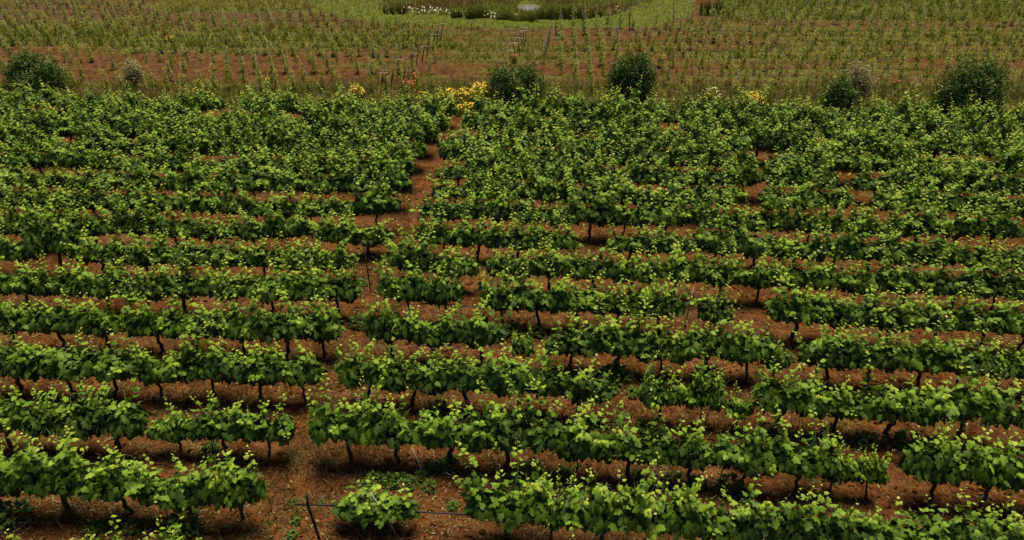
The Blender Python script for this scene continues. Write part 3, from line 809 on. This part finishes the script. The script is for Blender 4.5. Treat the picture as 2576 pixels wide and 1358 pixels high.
def poppies(px_, py_, rx, n, label, seed):
    rs = np.random.RandomState(seed); t = empty('poppy_clump', onground(px_, py_))
    ns = 60; a = rs.uniform(0, 6.28, ns); r = np.sqrt(rs.rand(ns)) * rx
    B = np.stack([r * np.cos(a), r * np.sin(a) * .6, np.zeros(ns)], -1)
    tip = B + np.stack([rs.normal(0, .04, ns), rs.normal(0, .04, ns), rs.uniform(.3, .5, ns)], -1)
    s = np.stack([np.full(ns, .01), np.zeros(ns), np.zeros(ns)], -1)
    ob('stems', np_mesh('poppy_stems', np.stack([B - s, B + s, tip], 1).reshape(-1, 3), np.arange(ns * 3).reshape(-1, 3), {'age': np.repeat(rs.rand(ns) * .5, 3), 'rnd': np.repeat(rs.rand(ns), 3)}), M['grass'], t)
    i = rs.randint(0, ns, n)
    ob('flowers', leaf_mesh('poppy_flowers', tip[i], rs.normal(0, 1, (n, 3)) * [1, 1, .2], rs.normal(0, .3, (n, 3)) + [0, -.5, 1], rs.uniform(.028, .048, n), rs.rand(n), rs.rand(n), DZ_V, DZ_T), M['red'], t)
    tag(t, label, 'poppies', 'red poppies near the vineyard edge')
poppies(1030, 226, .30, 34, 'largest red poppy clump right of the trellis posts', 1)
poppies(1046, 208, .14, 10, 'small red poppy clump above the largest poppies', 2)
poppies(967, 210, .13, 13, 'red poppy clump beside the leaning trellis posts', 3)
poppies(1294, 163, .13, 10, 'red poppies behind the broad flat topped olive', 4)
poppies(2246, 228, .17, 14, 'red poppy clump on soil before the largest olive', 5)
poppies(897, 250, .14, 10, 'orange red poppies at the foot of the small yellow bush', 6)
poppies(465, 240, .15, 10, 'red poppies showing over the left vine rows', 7)
poppies(498, 251, .12, 7, 'single red poppy spot right of the left poppies', 8)

# ------------------------------------------------------------------ trellis posts and stakes
def tpost(px_, py_, h, lean, label, mat='wood', arm=True, r=.035, group='brown end posts of the young rows'):
    p = onground(px_, py_); t = empty('trellis_post', p)
    s = TubeSet(); top = np.array([lean * h, .02, h]); s.add([(0, 0, -.15), top * .5, top], [r, r, r * .95], 8)
    ob('post', s.mesh('post'), M[mat], t)
    if arm:
        a = TubeSet(); m_ = top * .8; a.add([m_ + [-.24, -.04, 0], m_ + [0, -.04, .015], m_ + [.24, -.04, 0]], .013, 5)
        ob('crossarm', a.mesh('crossarm'), M['white'], t)
    tag(t, label, 'trellis post', group)
posts = [(957, 219, 1.0), (981, 221, 1.1), (997, 211, 1.4), (1013, 203, 1.2), (1031, 180, 1.15), (1045, 167, 1.3), (1060, 156, 1.15), (1072, 142, 1.35), (1086, 128, 1.2), (1096, 116, 1.2), (1106, 104, 1.3)]
for i, (a, b, h) in enumerate(posts):
    tpost(a, b, h, .24 + RS.uniform(-.04, .04), 'leaning brown trellis post, %s of the line climbing from the poppies' % ordw(i + 1), arm=(i % 2 == 0), r=.03)
posts = [(1288, 172, 1.2), (1299, 160, 1.3), (1308, 146, 1.3), (1316, 132, 1.3), (1320, 120, 1.1), (1325, 108, 1.0)]
for i, (a, b, h) in enumerate(posts):
    tpost(a, b, h, -.16 + RS.uniform(-.04, .04), 'slim post with white crossarm above the broad olive, %s in line' % ordw(i + 1), arm=True, r=.022, group='posts behind the broad olive')
for i, (a, b, h, ln) in enumerate([(1400, 90, 1.1, -.12), (1468, 82, 1.3, -.1), (1583, 82, 1.5, -.05), (1693, 72, 1.5, -.08)]):
    tpost(a, b, h, ln, 'lone brown post at the lawn edge, %s from the left' % ordw(i + 1), arm=False, r=.03, group='posts along the lawn edge')
gp = [(1364 + (176 - y) * .26, y) for y in (176, 160, 146, 133, 121, 110)] + [(1553 + (148 - y) * -.12, y) for y in (148, 134, 122, 110)] + [(1700 + (112 - y) * .02, y) for y in (112, 104, 97)]
for i, (a, b) in enumerate(gp):
    k_ = i + 1 if i < 6 else (i - 5 if i < 10 else i - 9)
    wh = 'left of the tallest olive' if i < 6 else ('above the tallest olive' if i < 10 else 'right of the tallest olive')
    tpost(a, b, 1.2, .05, 'grey metal trellis post, %s in the receding line %s' % (ordw(k_), wh), mat='metal', arm=False, r=.018, group='grey metal posts in receding lines')

def stake(pb, ptop, r, label, mat='rust', bend=None):
    """stake from a foot pixel; its top given as a lean in metres (dx, dy, height)"""
    p = onground(*pb); t = TubeSet()
    pts = [(0, 0, -.15), tuple(np.array(ptop) * .45), tuple(ptop)]
    if bend is not None: pts = [(0, 0, -.15), tuple(np.array(ptop) * .4), tuple(np.array(ptop) * .8), tuple(np.array(ptop) * 1.0 + np.array(bend))]
    t.add(pts, r, 7)
    o = ob('vine_stake', t.mesh('vine_stake'), M[mat]); o.location = p
    tag(o, label, 'stake', 'bare stakes between the front vines')
stake((808, 1366), (-.12, 0, 1.16), .024, 'bent black iron stake crossing a hose in the bottom gap', bend=(.045, 0, .01))
stake((1004, 1346), (-.42, .12, .92), .014, 'grey stake leaning left behind the small bottom vine', mat='stake')
stake((438, 1336), (-.02, 0, .62), .013, 'thin brown stake under the front row vines', mat='wood')
stake((540, 1152), (.05, 0, .7), .010, 'thin stake beside the low vine of the second row', mat='wood')
stake((1072, 1202), (-.22, 0, .75), .011, 'thin leaning stake below the second row vines right of path', mat='stake')
stake((1096, 1056), (-.16, 0, .8), .011, 'thin leaning stake behind the second row tips', mat='wood')
stake((1767, 1092), (.04, 0, .75), .013, 'brown stake under the small vines of the third row', mat='wood')
stake((1804, 1236), (.02, 0, .7), .012, 'brown stake between trunks of the second row on the right', mat='wood')
stake((1722, 826), (.07, 0, 1.15), .014, 'tall grey green stake in the gap of the fifth row', mat='stake')
stake((934, 737), (-.06, 0, 1.35), .016, 'tall dark stake standing alone in the soil path', mat='rust')
stake((1163, 806), (-.06, 0, .9), .012, 'dark stake beside the open gap of the fifth row', mat='rust')

def hose(pts, label):
    """drip hose slung at z above the row"""
    W = []
    for (a, b, z) in pts:
        p = gnd(a, b); W.append(p + [0, 0, z])
    t = TubeSet(); t.add(W, .016, 6)
    o = ob('drip_hose', t.mesh('drip_hose'), M['hose'])
    tag(o, label, 'hose', 'black irrigation hoses along the vine rows')
def rowhose(r, x0, x1, z, label, n=10):
    xs = np.linspace(x0, x1, n); hose([(x, row_base(r, x), z + .02 * math.sin(i * 1.3)) for i, x in enumerate(xs)], label)
rowhose(0, 752, 1420, .47, 'black drip hose with loose end crossing the bent stake')
rowhose(4, 1060, 1400, .5, 'black drip hose spanning the gap of the fifth row')
rowhose(5, 760, 942, .5, 'black drip hose end reaching the tall path stake')
rowhose(4, 660, 880, .5, 'black drip hose at the path end of the fifth row left')

# ------------------------------------------------------------------ weeds, twigs, clods on the soil
def weed_mesh(seed):
    rs = np.random.RandomState(seed); n = 110
    a = rs.uniform(0, 6.28, n); r = np.sqrt(rs.rand(n)); z = rs.uniform(.02, 1, n) * (1 - .6 * r)
    P = np.stack([r * np.cos(a) * .15, r * np.sin(a) * .13, z * .24], -1)
    D = np.stack([np.cos(a), np.sin(a), rs.uniform(-.2, .7, n)], -1); N = np.stack([np.cos(a) * .4, np.sin(a) * .4, np.ones(n)], -1) + rs.normal(0, .3, (n, 3))
    return leaf_mesh('weed', P, D, N, rs.uniform(.05, .10, n), z * .6, rs.rand(n), SM_V, SM_T)
WM = [weed_mesh(i) for i in range(6)]
weeds = [(740, 1265, .55), (807, 1262, .5), (747, 1314, .6), (737, 1345, .7), (243, 1334, 1.2), (463, 1326, 2.1), (45, 1306, 2.0), (337, 1332, 1.0), (527, 1140, 1.4), (273, 990, 1.2),
         (942, 1208, 1.3), (922, 1220, .9), (981, 1210, 1.1), (1009, 1215, 1.3), (1039, 1220, .9), (1082, 1230, 1.0), (1086, 1180, 1.1), (1126, 1174, 1.5), (1062, 1196, 1.1), (1302, 1200, .9), (1341, 1194, 1.5), (1372, 1198, 1.2),
         (1416, 1190, 1.1), (1386, 1268, 1.2), (1439, 1258, .9), (1602, 1202, 1.1), (1606, 1270, 1.0), (1689, 1210, 1.3), (1142, 1278, .8), (1267, 1056, 1.3), (1352, 1058, 1.4), (1569, 1058, 1.2), (1619, 1078, 1.2), (1592, 990, 1.1),
         (916, 1034, 1.6), (1102, 1040, 1.6), (1750, 1226, 1.3), (1834, 1228, 1.5), (2177, 1112, 1.6), (2280, 1116, 1.8), (1930, 1088, 1.3), (2087, 1098, 1.4), (2347, 1126, 1.4), (1785, 962, 2.4), (902, 818, 1.7), (976, 660, 1.3),
         (1289, 836, 1.7), (1352, 842, 1.3), (1545, 950, 2.3), (2238, 806, 1.4), (2060, 778, 1.4), (850, 1052, 1.0), (800, 1075, 1.2), (908, 720, 1.3), (1980, 905, 1.2), (2450, 1142, 1.2)]
bands = [(1290, 1400, 'in front of the front row'), (1240, 1290, 'just behind the front row'), (1165, 1240, 'under the second vine row'), (1080, 1165, 'between the second and third rows'), (1020, 1080, 'under the third vine row'), (930, 1020, 'behind the third vine row'), (600, 930, 'among the fourth row and beyond')]
for lo, hi, wh in bands:
    L = sorted(w for w in weeds if lo <= w[1] < hi)
    for i, (a, b, s) in enumerate(L):
        o = ob('green_weed', WM[RS.randint(6)], M['weed']); o.location = onground(a, b); s *= .8; o.scale = (s, s, s * RS.uniform(.8, 1.2)); o.rotation_euler[2] = RS.uniform(0, 6.28)
        tag(o, '%s green weed, %s from the left %s' % ('bushy' if s > 1.1 else 'small', ordw(i + 1), wh), 'weed', 'green weeds on the red soil')

# row line helper for scatter: distance from row lines
rp = []
for r in range(-1, 12):
    for x in range(-100, 2700, 25):
        rp.append(gnd(x, row_base(r, x))[:2])
rp = np.array(rp)
def scatter_rows(n, spread, rs=RS, maxy=26):
    c = rp[rp[:, 1] < maxy]; i = rs.randint(0, len(c), n)
    X = c[i, 0] + rs.uniform(-.3, .3, n); Y = c[i, 1] + rs.normal(0, spread, n)
    Y = np.maximum(Y, 7.2)
    return X, Y
def d_clump(X, Y, lo=.5, hi=.7, s=.9): return sst(lo, hi, fbm(X * s + 31, Y * s + 7))
X, Y = scatter_rows(90000, .30); k = RS.rand(len(X)) < d_clump(X, Y, .48, .68, .8) * .8; X, Y = X[k], Y[k]
blades('dry_row_grass', np.stack([X, Y, zat(X, Y) - .01], -1), RS.uniform(.06, .26, len(X)), RS.uniform(.009, .020, len(X)), np.clip(RS.normal(.35, .25, len(X)), 0, 1), M['drygrass'], 'dry brown grass and stubble along the vine rows', lean=.6)
X, Y = scatter_rows(60000, .45); k = RS.rand(len(X)) < d_clump(X + 50, Y, .55, .72, .9) * .7; X, Y = X[k], Y[k]
blades('green_row_grass', np.stack([X, Y, zat(X, Y) - .01], -1), RS.uniform(.05, .18, len(X)), RS.uniform(.008, .018, len(X)), np.clip(RS.normal(.2, .2, len(X)), 0, 1), M['grass'], 'thin green grass sprouting along the vine rows', lean=.5)
# grass in the soil path and margins
pp = []
for i in range(9000):
    r = RS.uniform(0, 13); a = float(np.interp(r, range(0, 14), [PATHX[q_] for q_ in range(14)]))
    b = row_base(r, a); w = 45 * (b + 400) / 1300
    g = gnd(a + RS.normal(0, w), b)
    pp.append(g[:2])
pp = np.array(pp); k = RS.rand(len(pp)) < d_clump(pp[:, 0], pp[:, 1], .45, .6, 1.1); pp = pp[k]
blades('path_grass', np.stack([pp[:, 0], pp[:, 1], zat(pp[:, 0], pp[:, 1])], -1), RS.uniform(.05, .2, len(pp)), RS.uniform(.01, .02, len(pp)), np.clip(RS.normal(.5, .25, len(pp)), 0, 1), M['drygrass'], 'dry grass tufts on the bare soil path', lean=.6)
def d_marg(X, Y):
    q, w_, g, gy, dr, lw, ba, fr_, yo, ma = masks(X, Y)
    return np.where((q < -30) | (q > 2606), 0, ma * (.3 + .7 * sst(.4, .6, fbm(X * .7, Y * .7))))
Pm = sample(120000, (-32, 32), (28, 37), d_marg)
k = RS.rand(len(Pm)) < .6
blades('margin_dry_grass', Pm[k], RS.uniform(.15, .5, k.sum()), RS.uniform(.02, .04, k.sum()), np.clip(RS.normal(.35, .25, k.sum()), 0, 1), M['drygrass'], 'dry brown grass strip under the olive trees')
blades('margin_green_grass', Pm[~k], RS.uniform(.15, .5, (~k).sum()), RS.uniform(.02, .04, (~k).sum()), np.clip(RS.normal(.45, .25, (~k).sum()), 0, 1), M['grass'], 'green weeds in the strip under the olive trees')

# prunings
tw = TubeSet()
X, Y = scatter_rows(2600, .28, maxy=19); k = RS.rand(len(X)) < .25 + .75 * d_clump(X + 9, Y, .5, .65, .7); X, Y = X[k], Y[k]
for x, y in zip(X, Y):
    L = RS.uniform(.12, .55); a = RS.uniform(0, 6.28); z = float(zat(x, y)); d = np.array([math.cos(a), math.sin(a), RS.uniform(-.05, .2)]) * L
    p = np.array([x, y, z + .012])
    tw.add([p, p + d * .5 + RS.normal(0, .03, 3) * L + [0, 0, .02], p + d], [.005, .004, .0025], 4)
tag(ob('vine_prunings', tw.mesh('vine_prunings'), M['twig']), 'dry vine prunings and twigs lying below the rows', None, None, 'stuff')
# straw and leaf litter lying flat
n = 60000
Y = 7.2 + 20 * RS.rand(n) ** 1.5; X = RS.uniform(-1, 1, n) * (Y * .62 + 3.6)
k = RS.rand(n) < .2 + .8 * sst(.42, .62, fbm(X * .6 + 13, Y * 1.1 + 4)); X, Y = X[k], Y[k]; n = len(X)
lm = leaf_mesh('straw_litter', np.stack([X, Y, zat(X, Y) + RS.uniform(.004, .02, n)], -1), RS.normal(0, 1, (n, 3)) * [1, 1, .15], RS.normal(0, .25, (n, 3)) + [0, 0, 1], RS.uniform(.03, .12, n), RS.rand(n), RS.rand(n), OL_V * [1, .7, 1], OL_T)
tag(ob('straw_litter', lm, M['drygrass']), 'straw and dry leaf litter lying on the red soil', None, None, 'stuff')
# clods
def clods(n, ymax, smin, smax):
    Y = 7.2 + (ymax - 7.2) * RS.rand(n) ** 1.4; X = RS.uniform(-1, 1, n) * (Y * .62 + 3.6)
    k = RS.rand(n) < .15 + .85 * sst(.42, .62, fbm(X * .9 + 3, Y * 1.4)); X, Y = X[k], Y[k]; n = len(X)
    O = np.array([(1, 0, 0), (0, 1, 0), (-1, 0, 0), (0, -1, 0), (0, 0, .7), (0, 0, -.7), (.6, .6, .35), (-.6, .6, .3), (-.6, -.6, .4), (.6, -.6, .35)])
    F_ = np.array([(4, 0, 6), (4, 6, 1), (4, 1, 7), (4, 7, 2), (4, 2, 8), (4, 8, 3), (4, 3, 9), (4, 9, 0), (5, 6, 0), (5, 1, 6), (5, 7, 1), (5, 2, 7), (5, 8, 2), (5, 3, 8), (5, 9, 3), (5, 0, 9)])
    S = smin + (smax - smin) * RS.rand(n) ** 3
    W = O[None] * (1 + RS.normal(0, .25, (n, 10, 3))) * (S[:, None, None] * RS.uniform(.7, 1.3, (n, 1, 3)))
    W += np.stack([X, Y, zat(X, Y) + S * .15], -1)[:, None, :]
    return np_mesh('soil_clods', W.reshape(-1, 3), (F_[None] + (np.arange(n) * 10)[:, None, None]).reshape(-1, 3), smooth=False)
tag(ob('soil_clods', clods(34000, 24, .014, .075), plain_mat('soil_clod', (0.046, 0.017, 0.0055), (0.120, 0.050, 0.017), 1.7, 1.0, spec=.0)), 'small red soil clods between the vine rows', None, None, 'stuff')

# ------------------------------------------------------------------ light, sky, camera
SUN_EL, SUN_AZ = math.radians(74), math.radians(20)     # azimuth from +Y (behind the field) towards +X
w = bpy.data.worlds.new('World'); sc.world = w; w.use_nodes = True
nt = w.node_tree; bg = nt.nodes['Background']
sky = nt.nodes.new('ShaderNodeTexSky'); sky.sky_type = 'NISHITA'; sky.sun_disc = False
sky.sun_elevation = SUN_EL; sky.sun_rotation = SUN_AZ; sky.dust_density = 0.6; sky.air_density = 1.0
nt.links.new(sky.outputs[0], bg.inputs[0]); bg.inputs[1].default_value = .05
ld = bpy.data.lights.new('sun', 'SUN'); ld.energy = 5.0; ld.angle = math.radians(30); ld.color = (1, .89, .70)
lo = bpy.data.objects.new('sun', ld); link(lo)
sd = Vector((math.sin(SUN_AZ) * math.cos(SUN_EL), math.cos(SUN_AZ) * math.cos(SUN_EL), math.sin(SUN_EL)))
lo.rotation_euler = sd.to_track_quat('Z', 'Y').to_euler(); lo.location = (0, 20, 30)

cd = bpy.data.cameras.new('camera'); cam = bpy.data.objects.new('camera', cd); link(cam)
cam.location = (0, 0, H); cam.rotation_euler = (math.pi / 2 - TH, 0, 0)
cd.sensor_fit = 'HORIZONTAL'; cd.sensor_width = 36; cd.lens = 36 * F / 2576; cd.clip_end = 6000; cd.clip_start = .1
sc.camera = cam
sc.view_settings.view_transform = 'Standard'; sc.view_settings.look = 'None'; sc.view_settings.gamma = 1
sc.view_settings.exposure = 0.85
sc.cycles.diffuse_bounces = 1; sc.cycles.max_bounces = 6
print('vines', count, 'far vines', len(rest), 'young', len(ind), 'far young', len(far))
